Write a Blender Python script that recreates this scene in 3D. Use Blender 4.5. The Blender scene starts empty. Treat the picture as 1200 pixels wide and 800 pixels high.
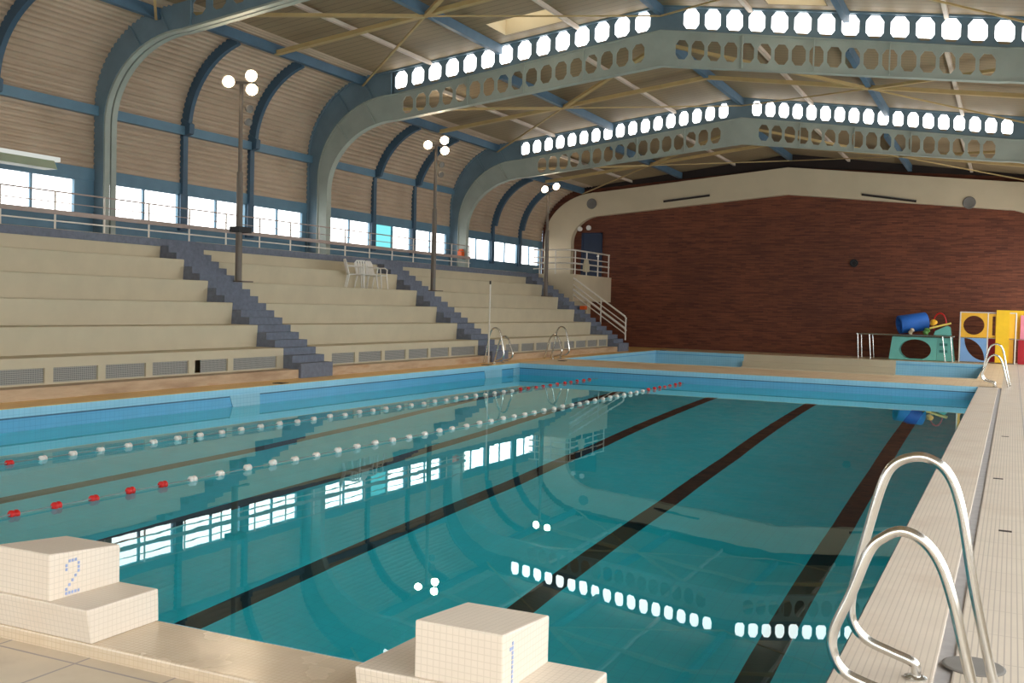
import bpy, bmesh, math, random
from mathutils import Vector, Matrix
random.seed(7)
SC = bpy.context.scene
COL = SC.collection
PI = math.pi

# ------------------------------------------------------------------ materials
def srgb(r, g, b):
    f = lambda c: (c / 12.92 if c <= .04045 else ((c + .055) / 1.055) ** 2.4)
    return (f(r / 255), f(g / 255), f(b / 255), 1.0)

class NT:
    def __init__(s, name):
        s.m = bpy.data.materials.new(name); s.m.use_nodes = True
        s.t = s.m.node_tree; s.t.nodes.clear()
        s.out = s.n('ShaderNodeOutputMaterial')
    def n(s, ty, **k):
        x = s.t.nodes.new(ty)
        for a, b in k.items(): setattr(x, a, b)
        return x
    def l(s, a, b): s.t.links.new(a, b)
    def val(s, sock, v):
        if hasattr(v, 'is_output'): s.l(v, sock)
        else: sock.default_value = v
    def math(s, op, a, b=0.0, c=None):
        x = s.n('ShaderNodeMath', operation=op)
        s.val(x.inputs[0], a); s.val(x.inputs[1], b)
        if c is not None: s.val(x.inputs[2], c)
        return x.outputs[0]
    def mix(s, f, a, b):
        x = s.n('ShaderNodeMix', data_type='RGBA')
        s.val(x.inputs[0], f); s.val(x.inputs[6], a); s.val(x.inputs[7], b)
        return x.outputs[2]
    def pos(s):
        g = s.n('ShaderNodeNewGeometry'); sp = s.n('ShaderNodeSeparateXYZ'); s.l(g.outputs['Position'], sp.inputs[0])
        sn = s.n('ShaderNodeSeparateXYZ'); s.l(g.outputs['Normal'], sn.inputs[0])
        return g.outputs['Position'], sp.outputs, sn.outputs
    def noise(s, vec, scale, detail=3.0, stretch=None, rough=.55):
        if stretch:
            mp = s.n('ShaderNodeMapping'); mp.inputs['Scale'].default_value = stretch; s.l(vec, mp.inputs[0]); vec = mp.outputs[0]
        x = s.n('ShaderNodeTexNoise'); x.inputs['Scale'].default_value = scale; x.inputs['Detail'].default_value = detail
        x.inputs['Roughness'].default_value = rough
        s.l(vec, x.inputs['Vector']); return x.outputs['Fac']
    def ramp(s, f, stops):
        x = s.n('ShaderNodeValToRGB'); e = x.color_ramp.elements
        while len(e) < len(stops): e.new(.5)
        for i, (p, c) in enumerate(stops): e[i].position = p; e[i].color = c
        s.val(x.inputs[0], f); return x.outputs[0]
    def grid(s, sx, sy, sz, w, off=(0.003, 0.003, 0.003)):
        P, p, nn = s.pos(); r = None
        for i, sc in enumerate((sx, sy, sz)):
            if not sc: continue
            f = s.math('FRACT', s.math('DIVIDE', s.math('ADD', p[i], 100 * sc + off[i]), sc))
            ln = s.math('MULTIPLY', s.math('LESS_THAN', f, w / sc), s.math('LESS_THAN', s.math('ABSOLUTE', nn[i]), .5))
            r = ln if r is None else s.math('MAXIMUM', r, ln)
        return r
    def bsdf(s, color, rough=.6, metal=0.0, spec=.5, bump=None, bstr=.2, bdist=.01):
        b = s.n('ShaderNodeBsdfPrincipled')
        s.val(b.inputs['Base Color'], color); s.val(b.inputs['Roughness'], rough); s.val(b.inputs['Metallic'], metal)
        b.inputs['Specular IOR Level'].default_value = spec
        if bump is not None:
            x = s.n('ShaderNodeBump'); x.inputs['Strength'].default_value = bstr; x.inputs['Distance'].default_value = bdist
            s.l(bump, x.inputs['Height']); s.l(x.outputs[0], b.inputs['Normal'])
        s.l(b.outputs[0], s.out.inputs[0]); return s.m

def paint(name, c, rough=.55, var=.12, scale=3.0, metal=0.0, spec=.4):
    t = NT(name); P, p, n = t.pos()
    f = t.noise(P, scale, 4)
    d = (c[0] * (1 - var), c[1] * (1 - var), c[2] * (1 - var), 1); e = tuple(min(1, c[i] * (1 + var)) for i in range(3)) + (1,)
    return t.bsdf(t.ramp(f, [(.3, d), (.7, e)]), rough, metal, spec)

def emit(name, c, s):
    t = NT(name); e = t.n('ShaderNodeEmission'); e.inputs[0].default_value = c; e.inputs[1].default_value = s
    t.l(e.outputs[0], t.out.inputs[0]); return t.m

def tiles(name, c, line, sx, sy, sz, w, rough=.45, var=.1, stain=None, stainamt=.35, spec=.4, wet=False):
    t = NT(name); P, p, n = t.pos()
    base = t.ramp(t.noise(P, 2.2, 5), [(.3, tuple(v * (1 - var) for v in c[:3]) + (1,)), (.7, tuple(min(1, v * (1 + var)) for v in c[:3]) + (1,))])
    if stain:
        m = t.ramp(t.noise(P, .9, 6, rough=.65), [(.5, (0, 0, 0, 1)), (.72, (stainamt,) * 3 + (1,))])
        base = t.mix(m, base, stain)
    g = t.grid(sx, sy, sz, w)
    col = t.mix(g, base, line)
    r = rough
    if wet: r = t.ramp(t.noise(P, 1.6, 4), [(.45, (.22,) * 3 + (1,)), (.6, (rough,) * 3 + (1,))])
    return t.bsdf(col, r, 0, spec)

M = {}
M['cream'] = paint('cream_paint', srgb(202, 190, 162), .6, .05, 1.5)
M['cream2'] = paint('cream_render', srgb(206, 190, 160), .7, .05, .8)
M['plinth'] = None
t = NT('stained_plinth'); P, p, n = t.pos()
M['plinth'] = t.bsdf(t.ramp(t.noise(P, 1.2, 6, (1, .6, 3)), [(.3, srgb(160, 130, 100)), (.55, srgb(196, 170, 138)), (.75, srgb(170, 124, 84))]), .5)
M['blue'] = paint('steel_blue_paint', srgb(96, 130, 150), .45, .1, 2)
M['purlin'] = paint('purlin_blue_paint', srgb(78, 106, 126), .55, .1, 2)
M['blue_dark'] = paint('dark_steel_blue_paint', srgb(66, 92, 112), .5, .1, 2)
M['frame'] = paint('grey_green_steel_paint', srgb(162, 170, 160), .5, .1, 1.5)
M['frame_blue'] = paint('frame_blue_paint', srgb(108, 130, 142), .5, .12, 1.5)
M['yellow_steel'] = paint('yellowed_steel_paint', srgb(182, 156, 106), .6, .1, 2)
M['pale_steel'] = paint('pale_steel_paint', srgb(206, 190, 172), .6, .06, 2)
t = NT('tan_cladding'); P, p, n = t.pos()
M['clad'] = t.bsdf(t.ramp(t.noise(P, .8, 4), [(.3, srgb(176, 154, 130)), (.7, srgb(194, 172, 148))]), .55)
t = NT('roof_boards'); P, p, n = t.pos()
base = t.ramp(t.noise(P, .7, 5, (1, .25, 1)), [(.3, srgb(134, 115, 86)), (.7, srgb(154, 133, 100))])
M['roof'] = t.bsdf(t.mix(t.math('LESS_THAN', t.math('FRACT', t.math('MULTIPLY', p[1], 3.2)), .1), base, srgb(118, 100, 74)), .7)
M['stair'] = paint('blue_grey_stair', srgb(112, 118, 132), .8, .14, 9)
# brick
t = NT('brown_red_brick'); P, p, n = t.pos()
cb = t.n('ShaderNodeCombineXYZ'); t.l(p[0], cb.inputs[0]); t.l(p[2], cb.inputs[1])
bk = t.n('ShaderNodeTexBrick'); bk.inputs['Scale'].default_value = 1.0
bk.inputs['Brick Width'].default_value = .42; bk.inputs['Row Height'].default_value = .07; bk.inputs['Mortar Size'].default_value = .006
bk.inputs['Color1'].default_value = srgb(120, 70, 52); bk.inputs['Color2'].default_value = srgb(88, 52, 41); bk.inputs['Mortar'].default_value = srgb(78, 53, 42)
t.l(cb.outputs[0], bk.inputs[0])
f = t.noise(P, 2.2, 5, (.5, 1, 9), .7)
c1 = t.mix(t.ramp(f, [(.42, (0, 0, 0, 1)), (.8, (.7,) * 3 + (1,))]), bk.outputs[0], srgb(158, 94, 64))
c2 = t.mix(t.ramp(t.noise(P, .35, 4), [(.42, (0, 0, 0, 1)), (.7, (.4,) * 3 + (1,))]), c1, srgb(76, 46, 39))
M['brick'] = t.bsdf(c2, .75, 0, .25)
# floors
M['deck'] = tiles('cream_ribbed_deck_tile', srgb(206, 194, 177), srgb(174, 162, 148), .032, .53, 0, .007, .4, .05, srgb(176, 150, 122), .3)
M['deck_near'] = tiles('cream_mosaic_deck', srgb(208, 194, 172), srgb(160, 150, 146), .57, .57, 0, .014, .4, .08, srgb(166, 140, 106), .4)
M['deck_far'] = tiles('sandy_deck_tile', srgb(228, 202, 166), srgb(212, 184, 146), .2, .2, 0, .012, .45, .06, srgb(190, 150, 104), .5)
M['deck_left'] = tiles('lamp_warmed_deck_tile', srgb(250, 206, 132), srgb(232, 186, 112), .2, .2, 0, .012, .4, .06, srgb(232, 186, 116), .5)  # warm lamp light on the deck tile is put into this colour
M['coping'] = tiles('coping_mosaic', srgb(208, 195, 178), srgb(188, 174, 158), .034, .0, .034, .006, .4, .06, srgb(176, 146, 118), .45)
M['coping_near'] = tiles('near_coping_mosaic', srgb(212, 194, 168), srgb(200, 180, 154), .03, .03, .03, .004, .3, .08, srgb(176, 146, 108), .45, wet=True)
M['block'] = tiles('starting_block_mosaic', srgb(222, 210, 194), srgb(209, 197, 180), .03, .03, .03, .004, .5, .04, srgb(214, 178, 140), .22)
M['gutter'] = paint('grey_gutter', srgb(158, 154, 152), .5, .12, 8)
# pool tiles
def pool_tile(name, c, l, s=.1, rough=.3): return tiles(name, c, l, s, s, s, .008, rough, .05)
M['pool_band'] = pool_tile('pale_blue_edge_tile', srgb(152, 208, 232), srgb(134, 194, 220))
M['pool_wall'] = pool_tile('mid_blue_wall_tile', srgb(92, 172, 214), srgb(80, 158, 202))
M['pool_line'] = pool_tile('deep_blue_line_tile', srgb(40, 88, 120), srgb(40, 88, 120))
M['pool_floor'] = pool_tile('turquoise_basin_tile', srgb(44, 224, 240), srgb(38, 212, 232), .15)
M['pool_black'] = pool_tile('black_lane_tile', srgb(12, 18, 22), srgb(14, 20, 24), .15)
M['pool_patch'] = pool_tile('light_niche_tile', srgb(142, 194, 214), srgb(120, 176, 200))
M['wade_floor'] = pool_tile('wading_floor_tile', srgb(120, 180, 196), srgb(104, 164, 182), .15)
# water
t = NT('pool_water'); P, p, n = t.pos()
g = t.n('ShaderNodeBsdfGlass'); g.inputs['IOR'].default_value = 1.333; g.inputs['Roughness'].default_value = 0.0
g.inputs['Color'].default_value = (.86, 1, 1, 1)
b = t.n('ShaderNodeBump'); b.inputs['Strength'].default_value = .025; b.inputs['Distance'].default_value = .02
t.l(t.noise(P, 1.3, 2), b.inputs['Height']); t.l(b.outputs[0], g.inputs['Normal']); t.l(g.outputs[0], t.out.inputs[0])
M['water'] = t.m
M['chrome'] = paint('stainless_steel', srgb(214, 212, 206), .22, .04, 5, metal=1.0)
M['white_metal'] = paint('white_rail_paint', srgb(224, 216, 204), .4, .04, 4)
M['handrail'] = paint('pinkish_grey_handrail', srgb(170, 152, 144), .5, .05, 4)
M['grey_pole'] = paint('grey_brown_pole', srgb(112, 102, 92), .45, .12, 3)
M['black'] = paint('black_plastic', srgb(26, 26, 28), .5, .05, 4)
M['white'] = paint('white_plastic', srgb(232, 228, 220), .4, .03, 4)
M['red'] = paint('red_plastic', srgb(206, 34, 30), .35, .06, 6)
M['rope'] = paint('pale_rope', srgb(120, 150, 150), .6, .05, 4)
M['orange'] = paint('orange_plastic', srgb(226, 96, 36), .4, .05, 5)
M['door_blue'] = paint('dark_blue_door', srgb(34, 48, 72), .5, .08, 3)
M['fix_grey'] = paint('grey_fixture', srgb(120, 116, 110), .6, .08, 6)
M['dark_gap'] = paint('dark_recess', srgb(44, 34, 30), .8, .1, 3)
M['mirror_blue'] = paint('blue_mosaic_digit', srgb(150, 166, 204), .4, .12, 30)
M['teal'] = paint('teal_plastic', srgb(112, 190, 178), .4, .06, 3)
M['teal_dark'] = paint('dark_teal_plastic', srgb(60, 128, 118), .45, .06, 3)
M['reflector'] = paint('grey_green_reflector', srgb(158, 170, 146), .5, .05, 3)
M['foam_blue'] = paint('blue_foam', srgb(44, 108, 196), .6, .08, 4)
M['toy_yellow'] = paint('yellow_panel', srgb(244, 196, 30), .4, .06, 3)
M['toy_orange'] = paint('amber_panel', srgb(246, 186, 54), .4, .06, 3)
M['toy_blue'] = paint('light_blue_panel', srgb(128, 172, 222), .4, .06, 3)
M['toy_red'] = paint('crimson_panel', srgb(176, 24, 40), .4, .06, 3)
M['toy_pink'] = paint('pink_panel', srgb(232, 140, 156), .4, .06, 3)
M['toy_green'] = paint('green_toy_plastic', srgb(92, 142, 70), .5, .1, 9)
M['pale_yellow'] = paint('pale_yellow_foam', srgb(238, 214, 108), .5, .05, 5)
# grille
t = NT('grey_vent_grille'); P, p, n = t.pos()
gy = t.math('LESS_THAN', t.math('FRACT', t.math('MULTIPLY', p[1], 30.0)), .4); gz = t.math('LESS_THAN', t.math('FRACT', t.math('MULTIPLY', p[2], 30.0)), .4)
M['grille'] = t.bsdf(t.mix(t.math('MAXIMUM', gy, gz), srgb(84, 84, 84), srgb(166, 164, 156)), .6)
# light sources
M['pane'] = emit('daylit_frosted_glass', (1, .985, .97, 1), 4.0)
M['pane_cyan'] = emit('cyan_glass_pane', (.25, .86, .9, 1), 1.1)
M['pane_added'] = emit('added_daylight_glass', (.97, .99, 1, 1), 6.2)  # glow of the added, unseen panes on the right and near walls
M['clerestory'] = emit('daylit_clerestory_glass', (1, .99, .98, 1), 5.0)
M['skylight'] = emit('skylight_glass', (1, .93, .74, 1), 2.0)
M['lamp'] = emit('warm_floodlight_lens', (1, .8, .55, 1), 130.0)
M['tube_light'] = emit('pale_tube_glow', (.9, .93, .86, 1), .75)  # the tube's pale brightness is given as its own emission

# ------------------------------------------------------------------ mesh helper
class MB:
    def __init__(s): s.v = []; s.f = []; s.mi = []; s.cm = 0
    def mat(s, i): s.cm = i; return s
    def add(s, vs, fs):
        b = len(s.v); s.v += [tuple(x) for x in vs]
        for f in fs: s.f.append([b + i for i in f]); s.mi.append(s.cm)
        return s
    def box(s, x0, x1, y0, y1, z0, z1):
        v = [(x, y, z) for x in (x0, x1) for y in (y0, y1) for z in (z0, z1)]
        return s.add(v, [(0, 1, 3, 2), (4, 6, 7, 5), (0, 4, 5, 1), (2, 3, 7, 6), (0, 2, 6, 4), (1, 5, 7, 3)])
    def hexa(s, v):     # 8 verts: bottom 4 ccw, top 4 ccw
        return s.add(v, [(3, 2, 1, 0), (4, 5, 6, 7), (0, 1, 5, 4), (1, 2, 6, 5), (2, 3, 7, 6), (3, 0, 4, 7)])
    def quad(s, a, b, c, d): return s.add([a, b, c, d], [(0, 1, 2, 3)])
    def prism(s, poly, axis, a, b):   # poly of 2-tuples, extruded along axis between a and b
        def mk(q, w): return (w, q[0], q[1]) if axis == 'x' else ((q[0], w, q[1]) if axis == 'y' else (q[0], q[1], w))
        n = len(poly); v = [mk(q, a) for q in poly] + [mk(q, b) for q in poly]
        return s.add(v, [list(range(n))[::-1], list(range(n, 2 * n))] + [(i, (i + 1) % n, n + (i + 1) % n, n + i) for i in range(n)])
    def bar(s, a, b, w, h, up=(0, 0, 1)):
        a = Vector(a); b = Vector(b); d = (b - a).normalized(); u = Vector(up)
        if abs(d.dot(u)) > .98: u = Vector((1, 0, 0))
        r = d.cross(u).normalized() * w / 2; u2 = r.cross(d).normalized() * h / 2
        v = []
        for q in (a, b): v += [q - r - u2, q + r - u2, q + r + u2, q - r + u2]
        return s.add(v, [(0, 3, 2, 1), (4, 5, 6, 7), (0, 1, 5, 4), (1, 2, 6, 5), (2, 3, 7, 6), (3, 0, 4, 7)])
    def tube(s, pts, r, seg=10, cap=True):
        pts = [Vector(q) for q in pts]; n = len(pts); rings = []
        d0 = (pts[1] - pts[0]).normalized()
        u = Vector((0, 0, 1)) if abs(d0.z) < .9 else Vector((0, 1, 0))
        u = (u - d0 * u.dot(d0)).normalized()
        for i, q in enumerate(pts):
            d = ((pts[min(i + 1, n - 1)] - pts[max(i - 1, 0)])).normalized()
            u = (u - d * u.dot(d)).normalized(); w = d.cross(u)
            rr = r[i] if isinstance(r, (list, tuple)) else r
            rings.append([q + (u * math.cos(k * 2 * PI / seg) + w * math.sin(k * 2 * PI / seg)) * rr for k in range(seg)])
        v = [p for ring in rings for p in ring]; f = []
        for i in range(n - 1):
            for k in range(seg):
                f.append((i * seg + k, i * seg + (k + 1) % seg, (i + 1) * seg + (k + 1) % seg, (i + 1) * seg + k))
        if cap: f.append(tuple(range(seg))[::-1]); f.append(tuple((n - 1) * seg + k for k in range(seg)))
        return s.add(v, f)
    def lathe(s, prof, seg=20, M4=None):   # prof: (r, z) list; optional matrix
        M4 = M4 or Matrix(); v = []; f = []; n = len(prof)
        for r, z in prof:
            for k in range(seg):
                a = 2 * PI * k / seg; v.append(M4 @ Vector((r * math.cos(a), r * math.sin(a), z)))
        for i in range(n - 1):
            for k in range(seg):
                f.append((i * seg + k, i * seg + (k + 1) % seg, (i + 1) * seg + (k + 1) % seg, (i + 1) * seg + k))
        f.append(tuple(range(seg))[::-1]); f.append(tuple((n - 1) * seg + k for k in range(seg)))
        return s.add(v, f)
    def build(s, name, mats, parent=None, smooth=False, origin=None, bevel=0, recalc=True):
        me = bpy.data.meshes.new(name)
        o0 = Vector(origin) if origin is not None else Vector((0, 0, 0))
        base = parent_world(parent)
        sh = base + o0
        me.from_pydata([Vector(q) - sh for q in s.v], [], s.f)
        for m in (mats if isinstance(mats, (list, tuple)) else [mats]): me.materials.append(m)
        for i, pl in enumerate(me.polygons): pl.material_index = s.mi[i]; pl.use_smooth = smooth
        if recalc:
            bm = bmesh.new(); bm.from_mesh(me); bmesh.ops.recalc_face_normals(bm, faces=bm.faces); bm.to_mesh(me); bm.free()
        me.update()
        o = bpy.data.objects.new(name, me); COL.objects.link(o)
        o.location = o0
        if parent: o.parent = parent
        if bevel:
            bv = o.modifiers.new('Bevel', 'BEVEL'); bv.width = bevel; bv.segments = 2; bv.limit_method = 'ANGLE'
        return o

def parent_world(p):
    v = Vector((0, 0, 0))
    while p: v += p.location; p = p.parent
    return v

def tag(o, label, cat, group=None):
    o['label'] = label; o['category'] = cat
    if group: o['group'] = group
    return o
def thing(name, label, cat, loc=(0, 0, 0), group=None):
    o = bpy.data.objects.new(name, None); o.empty_display_size = .1; COL.objects.link(o); o.location = loc
    return tag(o, label, cat, group)
def struct(o): o['kind'] = 'structure'; return o

# ------------------------------------------------------------------ dimensions
XC = -8.25; XL = -20.0; XR = 2 * XC - XL
W = -13.03; PL = 25.0; ZW = -.355
YF = [14.66, 23.4, 32.9]; YE = 42.0; YN = -8.0
mx = lambda x: 2 * XC - x

class Prof:   # roof / wall section: wall line, knee (ellipse) and straight slope to the apex
    def __init__(s, xw, z0, xe, ze, za): s.xw, s.z0, s.xe, s.ze, s.za = xw, z0, xe, ze, za
    def left(s, zb, nk=14, nw=1, nr=1):
        pts = [(s.xw, zb + (s.z0 - zb) * i / nw) for i in range(nw)]
        for i in range(nk):
            a = PI / 2 * i / nk
            pts.append((s.xe + (s.xw - s.xe) * math.cos(a), s.z0 + (s.ze - s.z0) * math.sin(a)))
        for i in range(nr + 1):
            pts.append((s.xe + (XC - s.xe) * i / nr, s.ze + (s.za - s.ze) * i / nr))
        return pts
    def full(s, zb, **k):
        l = s.left(zb, **k); return l + [(mx(x), z) for x, z in l[::-1][1:]]
    def z(s, x):
        if x > XC: x = mx(x)
        if x >= s.xe: return s.ze + (s.za - s.ze) * (x - s.xe) / (XC - s.xe)
        c = max(-1, min(1, (x - s.xe) / (s.xw - s.xe))); return s.z0 + (s.ze - s.z0) * math.sqrt(max(0, 1 - c * c))

A_OUT = [Prof(XL, 6.4, -17.4, 8.70, 9.85), Prof(XL, 6.3, -17.4, 8.88, 10.07), Prof(XL, 5.6, -17.4, 8.18, 9.37)]
A_BOT = [Prof(-19.69, 6.0, -17.2, 8.12, 9.3), Prof(-19.62, 5.7, -16.85, 8.22, 9.42), Prof(-19.64, 5.0, -17.05, 7.5, 8.68)]
B_BOT = [None, Prof(-19.28, 5.3, -16.7, 7.46, 8.48), Prof(-19.3, 4.8, -16.7, 6.84, 7.78)]
SHELL = [A_OUT[0], A_OUT[1], A_OUT[2], Prof(XL, 5.0, -17.4, 7.5, 8.66)]
BAYS = [(YN, YF[0]), (YF[0], YF[1]), (YF[1], YF[2]), (YF[2], YE)]
ZWB, ZWT, ZH = 3.70, 4.60, 4.88

# ------------------------------------------------------------------ shell: cladding, roof, walls
def clad(p, y0, y1, right=False):
    pts = p.left(ZH, nk=14)[:15]; pts.append((p.xe, p.ze))
    # resample by arc length, corrugate
    out = []; step = .0188; acc = 0
    L = 0
    for (x0, z0), (x1, z1) in zip(pts, pts[1:]):
        d = math.hypot(x1 - x0, z1 - z0)
        if d < 1e-6: continue
        n = max(1, int(d / step)); nx, nz = (z1 - z0) / d, -(x1 - x0) / d
        for i in range(n):
            s = L + d * i / n; w = .03 * (math.cos(2 * PI * s / .15)); w = max(-.008, w)
            out.append((x0 + (x1 - x0) * i / n + nx * w, z0 + (z1 - z0) * i / n + nz * w))
        L += d
    out.append(pts[-1])
    if right: out = [(mx(x), z) for x, z in out]
    b = MB(); n = len(out)
    b.add([(x, y0, z) for x, z in out] + [(x, y1, z) for x, z in out], [(i, i + 1, n + i + 1, n + i) for i in range(n - 1)])
    # outer backing skin so that the wall has thickness
    sgn = 1 if right else -1
    b.add([(x + sgn * .12, y0, z + .1) for x, z in out[::8]] + [(x + sgn * .12, y1, z + .1) for x, z in out[::8]],
          [(i, i + 1, len(out[::8]) + i + 1, len(out[::8]) + i) for i in range(len(out[::8]) - 1)])
    return struct(b.build('wall_right' if right else 'wall_left', M['clad'], smooth=False))

SKY = [(-11.75, 22.1, 1.85, 1.25), (-4.5, 22.3, 1.5, 1.2)]
for k, (y0, y1) in enumerate(BAYS):
    p = SHELL[k]; ya = y0 + (.02 if k else 0); yb = y1
    clad(p, ya, yb); clad(p, ya, yb, True)
    b = MB()
    for sgn in (0, 1):
        X = (lambda x: mx(x)) if sgn else (lambda x: x)
        xs = [p.xe, XC]
        cuts = [c for c in SKY if k == 1 and ((c[0] > XC) == bool(sgn))]
        if cuts:
            cx, cy, w, d = cuts[0]; cxl = mx(cx) if sgn else cx
            xa, xb, yc, yd = cxl - w / 2, cxl + w / 2, cy - d / 2, cy + d / 2
            cells = [(p.xe, XC, ya, yc), (p.xe, XC, yd, yb), (p.xe, xa, yc, yd), (xb, XC, yc, yd)]
        else: cells = [(p.xe, XC, ya, yb)]
        for xa, xb, yc, yd in cells:
            q = [(X(xa), yc, p.z(xa)), (X(xb), yc, p.z(xb)), (X(xb), yd, p.z(xb)), (X(xa), yd, p.z(xa))]
            b.hexa(q + [(x, y, z + .12) for x, y, z in q])
    struct(b.build('ceiling', M['roof']))

# skylight shafts
for i, (cx, cy, w, d) in enumerate(SKY):
    p = SHELL[1]; x0, x1, y0, y1 = cx - w / 2 + .015, cx + w / 2 - .015, cy - d / 2 + .015, cy + d / 2 - .015
    t_ = thing('skylight', ['skylight shaft in the roof left of the ridge, above the first lit holes',
                            'skylight shaft in the roof right of the ridge, at the top edge'][i], 'skylight', (cx, cy, p.z(cx)))
    b = MB(); H = .6
    for (xa, ya_), (xb, yb_) in (((x0, y0), (x1, y0)), ((x1, y0), (x1, y1)), ((x1, y1), (x0, y1)), ((x0, y1), (x0, y0))):
        b.quad((xa, ya_, p.z(xa)), (xb, yb_, p.z(xb)), (xb, yb_, p.z(xb) + H), (xa, ya_, p.z(xa) + H))
    b.build('shaft', M['cream2'], t_)
    MB().quad((x0, y0, p.z(x0) + H), (x1, y0, p.z(x1) + H), (x1, y1, p.z(x1) + H), (x0, y1, p.z(x0) + H)).build('pane', M['skylight'], t_)

# lower left wall: dado, header, horizontal beam, windows
b = MB(); b.box(XL - .15, XL, YN, YE, -.3, ZWB); struct(b.build('wall_left', M['blue']))
b = MB(); b.box(XL - .15, XL + .04, YN, YE, ZWT, ZH + .02); struct(b.build('wall_left', M['blue']))
S_, WD = 2.7628, 2.479
starts = []
for k in range(3): starts += [15.0 + .1 + k * 9.436 + j * S_ for j in range(3)]
starts = [15.0974 - .38 - S_ * j - .35 for j in range(8, 0, -1)] + starts
wn = 0
def window(ys, ye_, name, cyan=False, narrow=None):
    f = MB(); x = XL - .04
    f.box(x - .06, x + .07, ys - .04, ys + .03, ZWB, ZWT); f.box(x - .06, x + .07, ye_ - .03, ye_ + .04, ZWB, ZWT)
    f.box(x - .06, x + .07, ys, ye_, ZWB, ZWB + .03); f.box(x - .06, x + .07, ys, ye_, ZWT - .03, ZWT)
    ym = (ys + ye_) / 2
    f.box(x - .03, x + .04, ym - .03, ym + .03, ZWB, ZWT)
    o = struct(f.build(name, M['blue'], origin=(x, ym, ZWB)))
    for a, c, m in ((ys, ym, M['pane_cyan'] if cyan else M['pane']), (ym, ye_, M['pane'])):
        MB().box(x - .03, x - .02, a + .02, c - .02, ZWB + .02, ZWT - .02).build('pane', m, o)
prev = YN
piers = MB()
for i, ys in enumerate(starts):
    ye_ = min(ys + WD, YE - .3)
    if ye_ - ys < .5: continue
    wn += 1
    window(ys, ye_, 'window_%d' % wn, cyan=(i == 12))
    piers.box(XL - .15, XL + .02, prev, ys - .04, ZWB, ZWT); prev = ye_ + .04
piers.box(XL - .15, XL + .02, prev, YE, ZWB, ZWT)
struct(piers.build('wall_left', M['blue']))
trim_i = 0
def trim(mb, m, **k):
    global trim_i; trim_i += 1
    return struct(mb.build('trim_%d' % trim_i, m, **k))
trim(MB().box(XL, XL + .16, YN, YF[2], 6.2, 6.44), M['blue'])
trim(MB().box(XR - .16, XR, YN, YE, 6.2, 6.44), M['blue'])
# walkway behind the seats
struct(MB().box(XL, -18.05, YN, YE, 3.0, 3.18).build('floor', M['stair']))

# ribs (posts and curved ribs) at the window piers
RIBS = [9.0 - S_ * 2, 9.0 - S_, 9.0, 11.72, 17.72, 20.5, 27.16, 29.92, 36.6, 39.4]
for y in RIBS:
    k = 0 if y < YF[0] else 1 if y < YF[1] else 2 if y < YF[2] else 3
    p = SHELL[k]
    b = MB(); b.mat(0)
    b.box(XL, XL + .12, y - .09, y + .09, ZH - .28, 6.22 if k < 3 else 5.3)
    b.box(XL - .0, XL + .1, y - .14, y + .14, ZWB - .1, ZWT)
    zt = 6.3 if k < 3 else 5.25
    pts = [q for q in p.left(zt, nk=16) if q[1] >= zt][:-1]
    pts = [(XL if k != 2 else XL + .1, zt)] + [q for q in pts if q[1] > zt + .02 and q[0] < -18.0]
    dep = .26
    cen = (p.xe, p.z0)
    inn = []
    for x, z in pts:
        dx, dz = cen[0] - x, (cen[1] - z) if z > p.z0 else 0
        l = math.hypot(dx, dz) or 1
        if z <= p.z0: dx, dz, l = 1, 0, 1
        inn.append((x + dx / l * dep, z + dz / l * dep))
    n = len(pts)
    for i in range(n - 1):
        b.hexa([(pts[i][0], y - .07, pts[i][1]), (pts[i][0], y + .07, pts[i][1]), (inn[i][0], y + .07, inn[i][1]), (inn[i][0], y - .07, inn[i][1]),
                (pts[i + 1][0], y - .07, pts[i + 1][1]), (pts[i + 1][0], y + .07, pts[i + 1][1]), (inn[i + 1][0], y + .07, inn[i + 1][1]), (inn[i + 1][0], y - .07, inn[i + 1][1])])
    if k < 3: b.prism([(XL, 6.15), (XL + .32, 6.24), (XL + .34, 6.5), (XL, 6.7)], 'y', y - .09, y + .09)
    trim(b, M['blue_dark'])

# purlins, pale sub-purlins, yellow bracing
PX = [-17.9, -13.15, XC, mx(-13.15), mx(-17.9)]
for k, (y0, y1) in enumerate(BAYS):
    p = SHELL[k]
    for x in PX:
        z = p.z(x) - .02
        trim(MB().bar((x, y0 + .05, z - .14), (x, y1 - .03, z - .14), .15, .26), M['purlin'])
    for x in (-15.5, -10.7, mx(-10.7), mx(-15.5)):
        z = p.z(x)
        trim(MB().bar((x, y0 + .05, z - .06), (x, y1 - .03, z - .06), .1, .1), M['pale_steel'])
    b = MB(); ym = (y0 + y1) / 2 if k else 9.5
    for i in range(4):
        xa, xb = PX[i], PX[i + 1]
        b.bar((xa, ym, p.z(xa) - .26), (xb, ym, p.z(xb) - .26), .17, .11)
    for xn in (PX[1], PX[3]):
        for xo in (PX[0], PX[2]) if xn == PX[1] else (PX[2], PX[4]):
            for ye_ in (y0 + .1, y1 - .1):
                tw = .13 if ye_ < ym else .06
                b.bar((xn, ym, p.z(xn) - .3), (xo, ye_, p.z(xo) - .3), tw, tw * .6)
    trim(b, M['yellow_steel'])

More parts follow.
